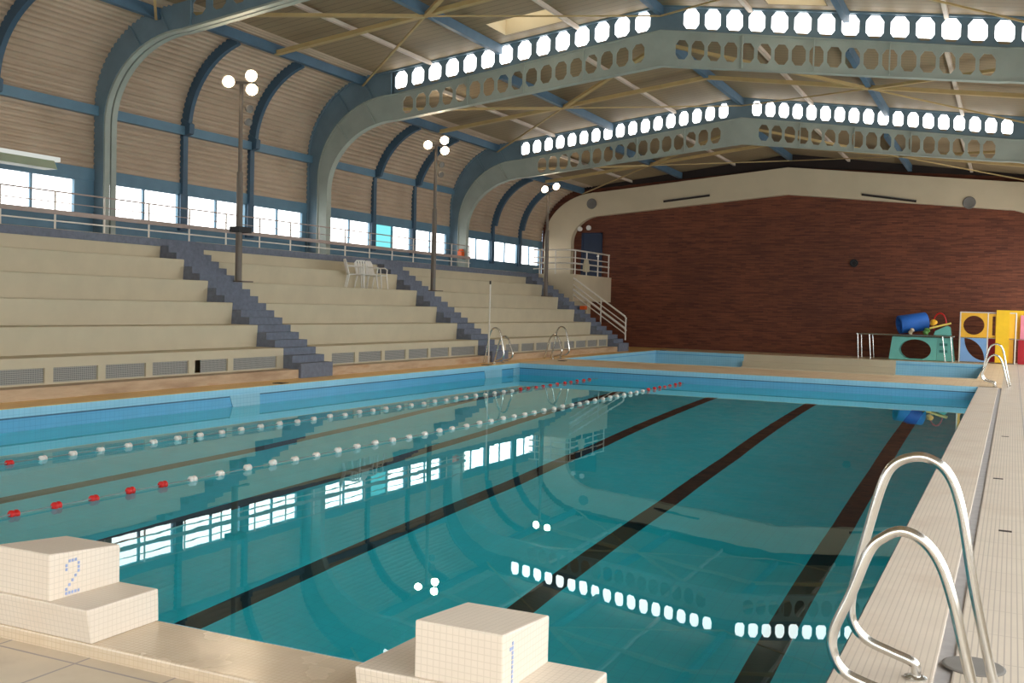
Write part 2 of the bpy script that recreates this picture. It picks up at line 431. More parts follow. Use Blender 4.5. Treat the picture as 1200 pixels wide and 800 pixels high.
# ------------------------------------------------------------------ castellated steel frames
def strip(b, up, lo, y0, y1):
    """plate between two equally long polylines (x,z), with thickness y0..y1"""
    for i in range(len(up) - 1):
        a, c, d, e = lo[i], lo[i + 1], up[i + 1], up[i]
        b.hexa([(a[0], y0, a[1]), (c[0], y0, c[1]), (c[0], y1, c[1]), (a[0], y1, a[1]),
                (e[0], y0, e[1]), (d[0], y0, d[1]), (d[0], y1, d[1]), (e[0], y1, e[1])])
def holed(b, x0, x1, zl, zu, holes, hw, hh, y0, y1, cz=.5):
    """web plate from x0 to x1 between zl(x), zu(x), with octagonal holes centred at xs"""
    hs = sorted(holes); edges = [x0]
    for a, c in zip(hs, hs[1:]): edges.append((a + c) / 2)
    pitch = (hs[-1] - hs[0]) / (len(hs) - 1)
    ea, eb = hs[0] - pitch / 2, hs[-1] + pitch / 2
    edges = [ea] + edges[1:] + [eb]
    for xa, xb in ((x0, ea), (eb, x1)):
        if xb - xa > .01: strip(b, [(xa, zu(xa)), (xb, zu(xb))], [(xa, zl(xa)), (xb, zl(xb))], y0, y1)
    for h, xa, xb in zip(hs, edges, edges[1:]):
        zc = zl(h) + (zu(h) - zl(h)) * cz
        sl = (zu(xb) - zu(xa)) / (xb - xa)
        oc = []
        for dx, dz in ((-.5, -.25), (-.24, -.5), (.24, -.5), (.5, -.25), (.5, .25), (.24, .5), (-.24, .5), (-.5, .25)):
            x = h + dx * hw; oc.append((x, zc + dz * hh + sl * (x - h) * .9))
        q = lambda f, zf: (xa + (xb - xa) * f, zl(xa + (xb - xa) * f) + (zu(xa + (xb - xa) * f) - zl(xa + (xb - xa) * f)) * zf)
        ou = [q(0, .25), q(.26, 0), q(.74, 0), q(1, .25), q(1, .75), q(.74, 1), q(.26, 1), q(0, .75)]
        corners = {0: q(0, 0), 2: q(1, 0), 4: q(1, 1), 6: q(0, 1)}
        v = []; f = []
        for Y in (y0, y1):
            v += [(x, Y, z) for x, z in oc] + [(x, Y, z) for x, z in ou] + [(corners[c][0], Y, corners[c][1]) for c in (0, 2, 4, 6)]
        for Yi in (0, 20):
            for i in range(8):
                j = (i + 1) % 8
                f.append((Yi + i, Yi + j, Yi + 8 + j, Yi + 8 + i))
            for ci, i in enumerate((0, 2, 4, 6)):
                j = (i + 1) % 8; f.append((Yi + 8 + i, Yi + 8 + j, Yi + 16 + ci))
        for i in range(8):
            j = (i + 1) % 8; f.append((i, j, 20 + j, 20 + i))
        b.add(v, f)

def flange(b, pts, y, w, th):
    """bent flat bar under a polyline"""
    lo = []
    n = len(pts)
    for i in range(n):
        a = pts[max(i - 1, 0)]; c = pts[min(i + 1, n - 1)]
        dx, dz = c[0] - a[0], c[1] - a[1]; l = math.hypot(dx, dz)
        nx, nz = dz / l, -dx / l
        lo.append((pts[i][0] + nx * th, pts[i][1] + nz * th))
    strip(b, pts, lo, y - w / 2, y + w / 2)

HOLES_A = {1: ([-16.56 + .598 * i for i in range(14)], [-7.41 + .593 * i for i in range(15)]),
           2: ([-16.72 + .488 * i for i in range(17)], [-7.72 + .4735 * i for i in range(18)])}
HA = {1: (.43, .57), 2: (.335, .53)}
HOLES_B = {1: ([-16.3 + .463 * i for i in range(17)], [-7.65 + .447 * i for i in range(18)]),
           2: ([-16.0 + .455 * i for i in range(16)], [-7.45 + .455 * i for i in range(17)])}
labels_f = ['nearest arched steel roof frame, its double flange rising from the seats at upper left',
            'middle arched steel roof frame with the larger row of lit octagonal holes',
            'farthest arched steel roof frame with the lit octagonal holes above the brick wall']
for k in range(3):
    y = YF[k]
    fr = thing('roof_frame', labels_f[k], 'roof frame', (XL + .1, y, 3.2), 'arched steel frames across the hall')
    ao, ab, bb = A_OUT[k], A_BOT[k], B_BOT[k]
    if k == 0: ao = Prof(XL, 6.4, -17.4, 8.86, 10.05)
    for nm, up, lo, holes, hw, hh, mat, cz in ([('upper_web', ao, ab, HOLES_A.get(k), *(HA.get(k, (.4, .4))), M['frame_blue'], .5)] +
                                             ([('lower_web', ab, bb, HOLES_B.get(k), .36, (.52 if k == 1 else .56), M['frame'], .46)] if bb else [])):
        b = MB(); yy0, yy1 = y, y + .03; up0, lo0 = up, lo
        for right in (0, 1):
            X = (lambda x: mx(x)) if right else (lambda x: x)
            if right:
                sh = lambda q: Prof(q.xw, q.z0 - .4, -18.5, q.z(-18.5) if q.xe <= -18.5 else q.ze + (q.za - q.ze) / (XC - q.xe) * (-18.5 - q.xe), q.za)
                up, lo = sh(up0), sh(lo0)
            else: up, lo = up0, lo0
            UL = up.left(3.2, nk=16)[:17]; LL = lo.left(3.2, nk=16)[:17]
            UL.append((up.xe, up.ze)); LL.append((lo.xe, lo.ze))
            xh = (lo.xe + .03 if nm == 'upper_web' else -16.6) if not right else -18.45
            UL.append((xh, up.z(xh))); LL.append((xh, lo.z(xh)))
            strip(b, [(X(x), z) for x, z in UL], [(X(x), z) for x, z in LL], yy0, yy1)
            if k == 0: hs = [xh + .5 + .6 * i for i in range(13)]; hs = [mx(h) for h in hs] if right else hs
            else: hs = holes[right]
            x0, x1 = (XC, mx(xh)) if right else (xh, XC)
            hs = [h for h in hs if x0 + .05 < h < x1 - .2]
            holed(b, x0, x1, lo.z, up.z, hs, hw, hh, yy0, yy1, cz)
        up, lo = up0, lo0
        b.build(nm, mat, fr)
        # stiffeners
        b = MB()
        for xs in ([-18.9, -17.9] + [(HOLES_B[k][0][i] + HOLES_B[k][0][i + 1]) / 2 for i in (4, 8, 12)] if nm == 'lower_web' else [-18.9, -18.0, -16.9]):
            for x in ((xs, mx(xs)) if xs > -16.8 else (xs,)):
                zt, zb_ = up.z(x) if abs(x - XC) < abs(up.xw - XC) else None, None
                xb_ = max(xs, lo.xw + .05); zb_ = lo.z(xb_) if xb_ > lo.xw else 5.5
                if xs < -17:   # radial stiffener in the knee
                    dx = .42; xb2 = xs + dx; xb_ = xb2; zb_ = lo.z(max(xb2, lo.xw + .03))
                X2 = xb_ if x == xs else mx(xb_)
                b.bar((x, y - .03, up.z(xs)), (X2, y - .03, zb_), .03, .05, up=(0, 1, 0))
        b.build('stiffener_plates', M['frame_blue'] if nm == 'upper_web' else M['frame'], fr)
    # flanges
    if bb:
        b = MB(); flange(b, ab.full(3.2, nk=16), y + .06, .2, .03); b.build('middle_flange', M['frame'], fr)
        b = MB(); flange(b, bb.full(3.2, nk=16), y + .1, .24, .035); b.build('bottom_flange', M['frame'], fr)
        # glazing behind the upper holes
        b = MB()
        for right in (0, 1):
            xs = [-18.0 if right else -16.9, XC]; X = (lambda x: mx(x)) if right else (lambda x: x)
            q = [(X(xs[0]), ab.z(xs[0])), (X(xs[1]), ab.z(xs[1])), (X(xs[1]), ao.z(xs[1])), (X(xs[0]), ao.z(xs[0]))]
            b.prism(q, 'y', y + .07, y + .09)
        b.build('clerestory_glass', M['clerestory'], fr)
        b = MB(); flange(b, ao.full(3.2, nk=16), y - .02, .14, .05); b.build('top_flange', M['frame_blue'], fr)
    else:
        for dy in (.1, .31):
            b = MB(); flange(b, ab.full(3.2, nk=16), y + dy, .16, .05); b.build('bottom_flange', M['frame'], fr)

# ------------------------------------------------------------------ end wall
struct(MB().box(XL, XR, YE + .1, YE + .4, -.3, 9.2).build('wall_far', M['brick']))
def arch(xw, z0, xe, ze, za, rw):
    out = [(xw, 3.2)]
    for i in range(15):
        a = PI / 2 * i / 14; out.append((xe + (xw - xe) * math.cos(a), z0 + (ze - z0) * math.sin(a)))
    out.append((XC, za))
    return out
XA = -8.3
lo_l = [(-19.75, 3.2)] + [(-17.0 + (-2.75) * math.cos(PI / 2 * i / 14), 5.0 + 2.2 * math.sin(PI / 2 * i / 14)) for i in range(15)] + [(XA, 8.06)]
li_l = [(-18.35, 3.2)] + [(-16.9 + (-1.45) * math.cos(PI / 2 * i / 14), 4.85 + 1.25 * math.sin(PI / 2 * i / 14)) for i in range(15)] + [(XA, 6.9)]
b = MB()
for s in (0, 1):
    X = (lambda x: 2 * XA - x) if s else (lambda x: x)
    dz = 3.2 if s else 0
    up = [(X(x), z) for x, z in lo_l]; lo = [(X(x), z) for x, z in li_l]
    if s: up[0] = (up[0][0], 0); lo[0] = (lo[0][0], 0)
    strip(b, up, lo, YE - .25, YE + .1)
trim(b, M['cream2'])
trim(MB().prism([(XL, 7.2), (XC, 8.1), (XR, 7.2), (XR, 9), (XL, 9)], 'y', YE + .02, YE + .1), M['dark_gap'])
# speakers and slots on the portal, ring on the brick
for i, (x, z) in enumerate(((-17.35, 6.66), (-1.04, 6.39))):
    b = MB(); Mt = Matrix.Translation((x, YE - .25, z)) @ Matrix.Rotation(PI / 2, 4, 'X')
    b.lathe([(.24, 0), (.25, .03), (.22, .05), (.19, .035), (.05, .02)], 24, Mt)
    tag(b.build('wall_speaker', M['fix_grey'], origin=(x, YE - .25, z)), ['round grey speaker in the cream band above the blue door', 'round grey speaker in the cream band above the yellow play panels'][i], 'speaker', 'round speakers in the cream band')
for i, (xa, za, xb, zb) in enumerate(((-13.85, 6.7, -11.71, 6.93), (-5.2, 6.82, -3.04, 6.49))):
    b = MB().bar((xa, YE - .26, za), (xb, YE - .26, zb), .06, .1)
    t_ = thing('linear_light', ['dark slim light strip on the cream band, left of the peak', 'dark slim light strip on the cream band, right of the peak'][i], 'light', (xa, YE - .25, za), 'slim light strips on the cream band')
    b.build('housing', M['dark_gap'], t_)
    MB().bar((xa, YE - .3, za + .035), (xb, YE - .3, zb + .035), .03, .02).build('cover', M['fix_grey'], t_)
b = MB(); Mt = Matrix.Translation((-5.46, YE + .1, 3.95)) @ Matrix.Rotation(PI / 2, 4, 'X')
b.lathe([(.17, 0), (.17, .06), (.1, .06), (.09, .02)], 20, Mt)
tag(b.build('wall_ring', M['black'], origin=(-5.46, YE + .1, 3.95)), 'small dark round fitting in the middle of the brick wall', 'wall fitting')
# door
b = MB(); b.box(-17.86, -16.96, YE + .04, YE + .12, 3.2, 5.25)
d_ = struct(b.build('door_1', M['door_blue'], origin=(-17.4, YE + .1, 3.2)))
fb = MB(); fb.box(-17.93, -17.86, YE, YE + .1, 3.2, 5.32); fb.box(-16.96, -16.89, YE, YE + .1, 3.2, 5.32); fb.box(-17.93, -16.89, YE, YE + .1, 5.25, 5.32)
fb.build('door_frame', M['door_blue'], d_)
MB().box(-17.12, -17.0, YE - .02, YE + .04, 4.18, 4.24).build('door_handle', M['chrome'], d_)
for i, (x, z) in enumerate(((-18.0, 5.5), (-17.55, 5.55))):
    Mt = Matrix.Translation((x, YE + .1, z)) @ Matrix.Rotation(PI / 2, 4, 'X')
    b = MB().lathe([(.05, 0), (.05, .08), (.11, .1), (.12, .2), (.09, .22)], 14, Mt)
    tag(b.build('wall_spotlight', M['white'], origin=(x, YE + .1, z)), ['small white spotlight on the bricks left of the blue door top', 'small white spotlight on the bricks just over the blue door'][i], 'spotlight')

# near and right walls (beside and behind the viewer), unseen; windows added for daylight direction
struct(MB().box(XL, XR, YN - .3, YN, -.3, 10).build('wall_near', M['cream2']))
RW = MB(); RW.box(XR, XR + .2, YN, YE, -.3, .7); RW.box(XR, XR + .2, YN, YE, 4.5, ZH + .05)
ws = [YN + .5 + i * 4.1 for i in range(12)]; pv = YN
for y in ws: RW.box(XR, XR + .2, pv, y, .7, 4.5); pv = y + 3.6
RW.box(XR, XR + .2, min(pv, YE - .01), YE, .7, 4.5)
struct(RW.build('wall_right', M['cream2']))
for y in ws:
    wn += 1; f = MB()
    for j in range(4): f.box(XR, XR + .08, y + j * 1.2 - .03, y + j * 1.2 + .03, .7, 4.5)
    for z in (.72, 2.6, 4.48): f.box(XR, XR + .08, y, y + 3.6, z - .03, z + .03)
    o = struct(f.build('window_%d' % wn, M['blue'], origin=(XR, y + 1.8, .7)))  # window added to light the hall from the right
    MB().box(XR + .1, XR + .12, y, y + 3.6, .7, 4.5).build('pane', M['pane_added'], o)
for x in (-16.5, -11.5, -6.5, -1.5):
    wn += 1; f = MB()
    for j in range(4): f.box(x + j * 1.2 - .03, x + j * 1.2 + .03, YN, YN + .08, .9, 4.3)
    for z in (.92, 2.6, 4.28): f.box(x, x + 3.6, YN, YN + .08, z - .03, z + .03)
    o = struct(f.build('window_%d' % wn, M['blue'], origin=(x + 1.8, YN, .9)))  # window added to light the hall from behind the viewer
    MB().box(x, x + 3.6, YN + .005, YN + .02, .9, 4.3).build('pane', M['pane_added'], o)

# ------------------------------------------------------------------ floors and pool
WX0, WX1, WY0, WY1 = -13.2, -.15, 28.45, 39.2
struct(MB().box(XL, XR, YN, -.47, -.4, -.07).build('floor', M['deck_near']))
struct(MB().box(.54, XR, -.47, YE, -.4, 0).build('floor', M['deck']))
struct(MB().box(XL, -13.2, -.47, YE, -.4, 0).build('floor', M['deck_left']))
b = MB(); b.box(-13.2, .54, PL + .18, WY0, -.4, 0); b.box(-13.2, .54, WY1, YE, -.4, 0); b.box(WX1, .54, WY0, WY1, -.4, 0)
struct(b.build('floor', M['deck_far']))
# right coping with its gutter
b = MB(); b.box(.0, .46, -.47, PL + .18, -.1, .004)
trim(b, M['coping'], bevel=.006)
trim(MB().box(.46, .54, -.47, YE, -.2, -.012), M['gutter'])
trim(MB().box(.95, .965, -.4, YE - .1, -.01, .003), M['gutter'])
# near coping (raised kerb that carries the blocks)
b = MB(); b.box(-13.2, .0, -.47, .0, -.3, 0)
trim(b, M['coping_near'], bevel=.012)
trim(MB().box(-13.2, .54, PL, PL + .18, -.2, .004), M['deck_far'])
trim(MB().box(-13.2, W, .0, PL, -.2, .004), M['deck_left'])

def depth(y):   # floor level of the deep pool
    P_ = [(0, 3.35), (4, 3.6), (11, 4.05), (15, 3.9), (19, 3.15), (25, 2.0)]
    for (a, da), (c, dc) in zip(P_, P_[1:]):
        if y <= c: return ZW - (da + (dc - da) * (y - a) / (c - a))
    return ZW - 2.0
b = MB(); ys = [i * .5 for i in range(51)]
lanes = [-1.3, -3.9, -6.5, -9.1, -11.7]
xs = [(W - .0, 0)]; cuts = [W]
for l in sorted(lanes): cuts += [l - .15, l + .15]
cuts.append(0.0)
for i in range(50):
    for j in range(len(cuts) - 1):
        black = j % 2 == 1 and 1.2 < ys[i] < 23.4
        b.mat(1 if black else 0)
        xa, xb = cuts[j], cuts[j + 1]
        b.quad((xa, ys[i], depth(ys[i])), (xb, ys[i], depth(ys[i])), (xb, ys[i + 1], depth(ys[i + 1])), (xa, ys[i + 1], depth(ys[i + 1])))
struct(b.build('pool_basin_floor', [M['pool_floor'], M['pool_black']]))
b = MB(); BZ = -.14
def wall_bands(a, c):
    """one vertical basin wall from point a to c (x,y), banded"""
    for z0, z1, m in ((-.004, BZ, 0), (BZ, BZ - .025, 1), (BZ - .025, ZW - .05, 2), (ZW - .05, -4.6, 3)):
        b.mat(m); b.quad((a[0], a[1], z0), (c[0], c[1], z0), (c[0], c[1], z1), (a[0], a[1], z1))
E_ = .006
wall_bands((W + E_, E_), (W + E_, PL - E_)); wall_bands((W + E_, PL - E_), (-E_, PL - E_)); wall_bands((-E_, PL - E_), (-E_, E_)); wall_bands((-E_, E_), (W + E_, E_))
struct(b.build('pool_basin_wall', [M['pool_band'], M['pool_line'], M['pool_wall'], M['pool_floor']]))
# niches: slightly proud pale patches in the left basin wall
for y0, y1 in ((11.7, 12.6), (22.6, 23.75)):
    trim(MB().hexa([(W, y0 + .12, ZW - .1), (W + .03, y0 + .12, ZW - .1), (W + .03, y1, ZW - .1), (W, y1, ZW - .1), (W, y0, -.13), (W + .015, y0, -.13), (W + .015, y1, -.13), (W, y1, -.13)]), M['pool_patch'])
trim(MB().box(W, W + .02, 24.55, 25.0, -.4, -.15), M['pool_patch'])
w_ = MB().quad((W, 0, ZW), (0, 0, ZW), (0, PL, ZW), (W, PL, ZW)).build('pool_water', M['water'], recalc=False)
w_['kind'] = 'stuff'; tag(w_, 'still teal water filling the large swimming pool', 'water')

# wading pool beyond
b = MB(); ZV = -.33
for a, c in (((WX0 + .01, WY0 + .01), (WX0 + .01, WY1 - .01)), ((WX0, WY1 - .01), (-9.35, WY1 - .01)), ((-3.35, WY1 - .01), (WX1, WY1 - .01)), ((WX1 - .01, WY1), (WX1 - .01, WY0)), ((WX1, WY0 + .01), (WX0, WY0 + .01))):
    for z0, z1, m in ((-.004, -.12, 0), (-.12, -.15, 1), (-.15, -.95, 0)):
        b.mat(m); b.quad((a[0], a[1], z0), (c[0], c[1], z0), (c[0], c[1], z1), (a[0], a[1], z1))
b.mat(2); b.quad((WX0, WY0, -.95), (WX1, WY0, -.95), (WX1, WY1, -.95), (WX0, WY1, -.95))
b.mat(3); b.quad((-9.35, WY1 - .01, -.004), (-3.35, WY1 - .01, -.004), (-3.35, WY1 - .01, -.95), (-9.35, WY1 - .01, -.95))
struct(b.build('wading_basin', [M['pool_band'], M['pool_wall'], M['wade_floor'], M['cream2']]))
b = MB()
for i in range(3): b.box(-9.35, -3.35, WY1 - .22 * (3 - i), WY1 - .22 * (2 - i), -.95, -.7 + .21 * i)
trim(b, M['cream2'])
w_ = MB().quad((WX0, WY0, ZV - .35), (WX1, WY0, ZV - .35), (WX1, WY1, ZV - .35), (WX0, WY1, ZV - .35)).build('wading_water', M['water'], recalc=False)
w_['kind'] = 'stuff'; tag(w_, 'shallow water in the small wading pool before the brick wall', 'water')
trim(MB().box(-13.2, .0, WY0 - .09, WY0, -.1, .02), M['cream2'])
# depth markers on pool edges
for i, (x, y, lab) in enumerate(((-12.55, 27.3, 'small dark floor plate between the far pool edge and the wading pool'), (-13.2, 13.5, 'small dark plate on the lamp-warmed pool edge below the left seats'), (-13.2, 23.1, 'small dark plate on the lamp-warmed pool edge beside the far left ladder'), (-12.9, 39.32, 'small dark plate on the far edge of the wading pool'))):
    tag(MB().box(x - .12, x + .12, y - .12, y + .12, 0.001, .012).build('edge_plate', M['dark_gap'], origin=(x, y, 0)), lab, 'plate')

# ------------------------------------------------------------------ stands
XB, ZB0, RUN, RISE = -14.305, .67, .754, .503
SECT = [(1.45, 14.99), (16.22, 24.64), (25.8, 36.2)]
PZ = .2
struct(MB().box(XB - .3, -13.87, 1.0, 37.4, 0, PZ).build('floor', M['plinth']))
sl = ['first bank of cream concrete seat tiers, nearest, running out of the left of the photo', 'middle bank of cream concrete seat tiers, with the white plastic chairs', 'far bank of cream concrete seat tiers, next to the brick wall']
ops = [[13.29 - 1.165 * i for i in range(10, -1, -1)], [16.88, 18.05, 19.28, 20.5, 21.7, 22.93], [26.62, 27.85, 29.06, 30.33, 31.6, 32.75, 33.98, 35.2]]
opw = [[.99] * 10 + [1.47], [1.0, 1.08, 1.06, 1.06, 1.08, 1.52], [1.03, 1.03, 1.03, 1.06, 1.0, 1.06, 1.04, .93]]
for k, (ya, yb) in enumerate(SECT):
    s_ = thing('seat_bank', sl[k], 'bleachers', (XB, ya, PZ), 'concrete seat banks')
    for r in range(6):
        xf = XB - RUN * r; zt = ZB0 + RISE * r if r < 5 else 3.19
        if r == 0:
            b = MB(); o_ = ops[k]; w_ = opw[k]
            zo0, zo1 = .23, .49
            b.box(xf - RUN, xf, ya, yb, zo1, zt); b.box(xf - .1, xf, ya, yb, PZ, zo0)
            pv = ya
            for y, wd in zip(o_, w_): b.box(xf - .1, xf, pv, y, zo0, zo1); pv = y + wd
            b.box(xf - .1, xf, pv, yb, zo0, zo1)
            b.box(xf - RUN, xf - .1, yb - .1, yb, PZ, zo1); b.box(xf - RUN, xf - .1, ya, ya + .1, PZ, zo1)
            b.box(xf - RUN, xf - RUN + .05, ya, yb, PZ, zo1)
            b.build('seat_tier', M['cream'], s_)
            for j, (y, wd) in enumerate(zip(o_, w_)):
                a = y + (.2 if (k == 0 and abs(y - 12.125) < .02) else 0)
                g_ = MB(); g_.box(xf - .05, xf - .035, a, y + wd, zo0, zo1)
                g_.build('vent_grille', M['grille'], s_)
        else:
            zb_ = ZB0 + RISE * (r - 1) - .06
            b = MB(); x2 = xf - RUN if r < 5 else -18.35
            b.prism([(xf - .035, zb_), (xf, zt - .05), (xf, zt - .012), (xf - .012, zt), (x2, zt), (x2, zb_)], 'y', ya, yb)
            b.build('seat_tier', M['cream'], s_)
fl = ['first flight of blue-grey steps, between the nearest and the middle seat bank', 'second flight of blue-grey steps, between the middle and the far seat bank', 'last flight of blue-grey steps, beside the brick wall and white handrail']
for k, (ya, yb) in enumerate(((14.99, 16.22), (24.64, 25.8), (36.2, 37.4))):
    s_ = thing('stair_flight', fl[k], 'stairs', (XB + .4, ya, 0), 'flights of steps through the seats')
    for m in range(-2, 16):
        xf = XB - .2513 * m; zt = ZB0 + .1678 * m; base = 0 if xf > -13.87 else (PZ if xf > XB - .29 else 0.0)
        b = MB(); b.box(xf - .2513, xf, ya + .004, yb - .004, max(base, zt - .5), zt)
        b.build('step', M['stair'], s_)

# guard rail along the top of the seats
def rail_run(parent, pts, zb, zs, post_h, posts, m, r=.02, thick=None):
    for x, y, z in posts: MB().tube([(x, y, z), (x, y, z + post_h)], r, 8).build('post', m, parent)
gr = thing('guard_rail', 'long white guard rail along the top of the seats under the windows', 'railing', (-18.2, 1.5, 3.18))
yr = 1.0
while yr < 31.4:
    MB().tube([(-18.2, yr, 3.185), (-18.2, yr, 4.02)], .022, 8).build('post', M['white_metal'], gr); yr += 1.372
for z, m, w, h in ((4.01, 'handrail', .03, .03), (3.78, 'handrail', .02, .02), (3.56, 'handrail', .045, .1), (3.37, 'white_metal', .03, .03)):
    MB().bar((-18.2, 1.0, z), (-18.2, 31.3, z), w, h).build('rail', M[m], gr)

# platform beside the brick wall and its railings
pf = thing('platform', 'cream landing block at the top of the last steps, in front of the blue door', 'platform', (-17.3, 39.6, 0))
MB().box(-18.4, -16.4, 37.42, YE + .09, 2.05, 3.2).build('landing', M['cream2'], pf)
MB().box(-18.4, -15.75, 37.42, 37.62, 0, 2.05).build('support_wall', M['cream2'], pf)
MB().box(-18.4, -17.4, 37.62, YE + .09, 0, 2.05).build('support_wall', M['cream2'], pf)
bal = thing('balcony_railing', 'white tube railing around the landing at the blue door', 'railing', (-16.5, 37.5, 3.2))
pts = [(-18.1, 37.5), (-16.48, 37.5), (-16.48, 41.9)]
for z, rr in ((4.25, .035), (3.92, .025), (3.68, .035), (3.42, .025)):
    q = [(-18.35, 37.5, z)] + [(-16.75, 37.5, z), (-16.55, 37.57, z), (-16.48, 37.75, z), (-16.48, 41.95, z)]
    MB().tube(q, rr, 8).build('rail', M['white_metal'], bal)
for x, y in ((-18.05, 37.5), (-17.3, 37.5), (-16.48, 37.75), (-16.48, 39.1), (-16.48, 40.5), (-16.48, 41.9)):
    MB().tube([(x, y, 3.2), (x, y, 4.25)], .03, 8).build('post', M['white_metal'], bal)
b = MB(); b.box(-16.45, -16.3, 38.55, 39.05, 3.35, 3.72); b.prism([(38.58, 3.72), (39.02, 3.72), (38.92, 3.9), (38.68, 3.9)], 'x', -16.44, -16.32)
tag(b.build('hanging_box', M['cream'], origin=(-16.4, 38.8, 3.35), bevel=.03), 'small cream box hanging on the landing railing by the blue door', 'box')
hr = thing('stair_handrail', 'white sloping handrail beside the last flight of steps', 'handrail', (-15, 37.43, 1))
def sl_(x): return 3.05 + (x + 16.4) * (1.36 - 3.05) / (2.54)
for dz, rr in ((0, .035), (-.28, .025), (-.5, .045), (-.72, .025)):
    MB().tube([(-16.38, 37.36, sl_(-16.38) + dz), (-14.0, 37.36, sl_(-14.0) + dz), (-13.93, 37.36, sl_(-14.0) + dz - .12)], rr, 8).build('rail', M['white_metal'], hr)
for x, zb_ in ((-15.08, 1.1), (-13.95, .45)):
    MB().tube([(x, 37.36, zb_), (x, 37.36, sl_(x) - .02)], .03, 8).build('post', M['white_metal'], hr)
b = MB(); b.box(-15.95, -15.7, 37.1, 37.34, 1.68, 1.84)
tag(b.build('orange_box', M['orange'], origin=(-15.85, 37.2, 1.6), bevel=.02), 'small orange box on the steps by the white handrail', 'box')

# ------------------------------------------------------------------ floodlight poles
pl_lab = ['nearest floodlight pole, standing at the top of the first steps', 'middle floodlight pole, at the second flight of steps', 'farthest floodlight pole, near the landing with the white railing']
for k, (y, zt) in enumerate(((16.28, 7.12), (25.98, 7.02), (35.28, 6.62))):
    x = -16.75; zb_ = 2.19
    if y < 16.22 or 24.64 < y < 25.8: pass
    t_ = thing('floodlight_pole', pl_lab[k], 'floodlight', (x, y, zb_), 'floodlight poles among the seats')
    MB().tube([(x, y, zb_), (x, y, 4.9), (x, y, 4.95), (x, y, zt)], [.085, .08, .055, .05], 12).build('pole', M['grey_pole'], t_)
    MB().box(x - .16, x + .22, y - .12, y + .3, zb_ - .0, zb_ + .03).build('base_plate', M['grey_pole'], t_)
    dv = Vector((.8, .6, 0)); nv = Vector((.6, -.8, 0)); P0 = Vector((x, y, zt))
    MB().bar(P0 - dv * .34 + nv * .04, P0 + dv * .36 + nv * .04, .06, .06).build('crossarm', M['grey_pole'], t_)
    if k == 0:
        MB().box(x - .12, x + .18, y - .22, y + .26, 3.42, 3.56).build('junction_box', M['black'], t_)
    hd = [(-.3, -.02, 1), (.24, .16, 1), (.26, -.18, 1)] if k < 2 else [(-.2, -.04, 1), (.28, .1, 1)]
    for dy, dz, _ in hd:
        c = P0 + dv * dy + nv * .2 + Vector((0, 0, dz))
        aim = Vector((.66, -.6, -.4)).normalized(); q = aim.to_track_quat('Z', 'Y').to_matrix().to_4x4()
        Mt = Matrix.Translation(c) @ q
        h = MB().lathe([(.05, -.16), (.1, -.12), (.15, 0), (.16, .02), (.13, .015)], 16, Mt).build('floodlight', M['fix_grey'], t_)
        MB().lathe([(.125, .017), (.125, .03), (.06, .04)], 16, Mt).build('lens', M['lamp'], h)
    if k < 2:
        for dy, z in ((.14, zt - .62), (.1, zt - .95)):
            Mt = Matrix.Translation((x + .14, y + dy, z)) @ Vector((.8, -.3, -.2)).normalized().to_track_quat('Z', 'Y').to_matrix().to_4x4()
            MB().lathe([(.04, -.12), (.09, -.06), (.1, .04), (.07, .03)], 12, Mt).build('small_spotlight', M['fix_grey'], t_)

# fluorescent batten on the left wall
t_ = thing('fluorescent_batten', 'long pale fluorescent batten over the windows at the left edge', 'light', (-18.6, 11, 4.6))
MB().bar((-18.6, 8.4, 4.76), (-18.6, 12.4, 4.76), .12, .1).build('tube', M['tube_light'], t_)
MB().prism([(-18.7, 4.71), (-18.5, 4.71), (-18.4, 4.52), (-18.8, 4.52)], 'y', 8.4, 12.2).build('reflector', M['reflector'], t_)
for y in (8.9, 11.7): MB().bar((-18.6, y, 4.6), (-19.95, y, 4.66), .04, .04).build('bracket', M['blue'], t_)

b = MB(); b.box(-19.52, -19.32, 32.66, 32.898, 3.64, 3.94); b.box(-19.5, -19.34, 32.74, 32.86, 3.94, 4.0)
tag(b.build('alarm_box', M['orange'], origin=(-19.4, 32.8, 3.64), bevel=.02), 'small orange box on the farthest arched column, behind the guard rail', 'box')
for x, y in ((.75, 5.3), (.66, 8.4), (.7, 13.0)): trim(MB().box(x - .05, x + .05, y - .03, y + .03, -.01, .003), M['dark_gap'])

# white plastic chairs
def chair(loc, rz, lab):
    t_ = thing('plastic_chair', lab, 'chair', loc, 'white plastic chairs on the seat tiers')
    t_.rotation_euler = (0, 0, rz); O = Vector(loc)
    V = lambda x, y, z: O + Vector((x, y, z))
    b = MB(); b.hexa([V(-.22, -.2, .40), V(.22, -.2, .40), V(.2, .22, .38), V(-.2, .22, .38), V(-.24, -.22, .43), V(.24, -.22, .43), V(.21, .22, .41), V(-.21, .22, .41)])
    b.build('seat', M['white'], t_)
    b = MB()
    for i in range(5):
        x = -.17 + .085 * i
        b.bar(V(x, .21, .42), V(x * 1.08, .31, .82), .05, .02, up=(0, 1, 0))
    b.tube([V(-.22, .21, .42), V(-.23, .3, .76), V(-.15, .32, .84), V(.15, .32, .84), V(.23, .3, .76), V(.22, .21, .42)], .02, 8)
    b.build('backrest', M['white'], t_)
    for s in (-1, 1):
        MB().tube([V(s * .22, -.2, .41), V(s * .26, -.24, .0)], [.025, .018], 8).build('leg', M['white'], t_)
        MB().tube([V(s * .2, .2, .4), V(s * .24, .28, .0)], [.025, .018], 8).build('leg', M['white'], t_)
        MB().tube([V(s * .24, -.2, .42), V(s * .27, -.2, .6), V(s * .27, -.12, .645), V(s * .26, .2, .645), V(s * .23, .28, .66)], .02, 8).build('armrest', M['white'], t_)
CZ = ZB0 + RISE * 2 + .51 - .507
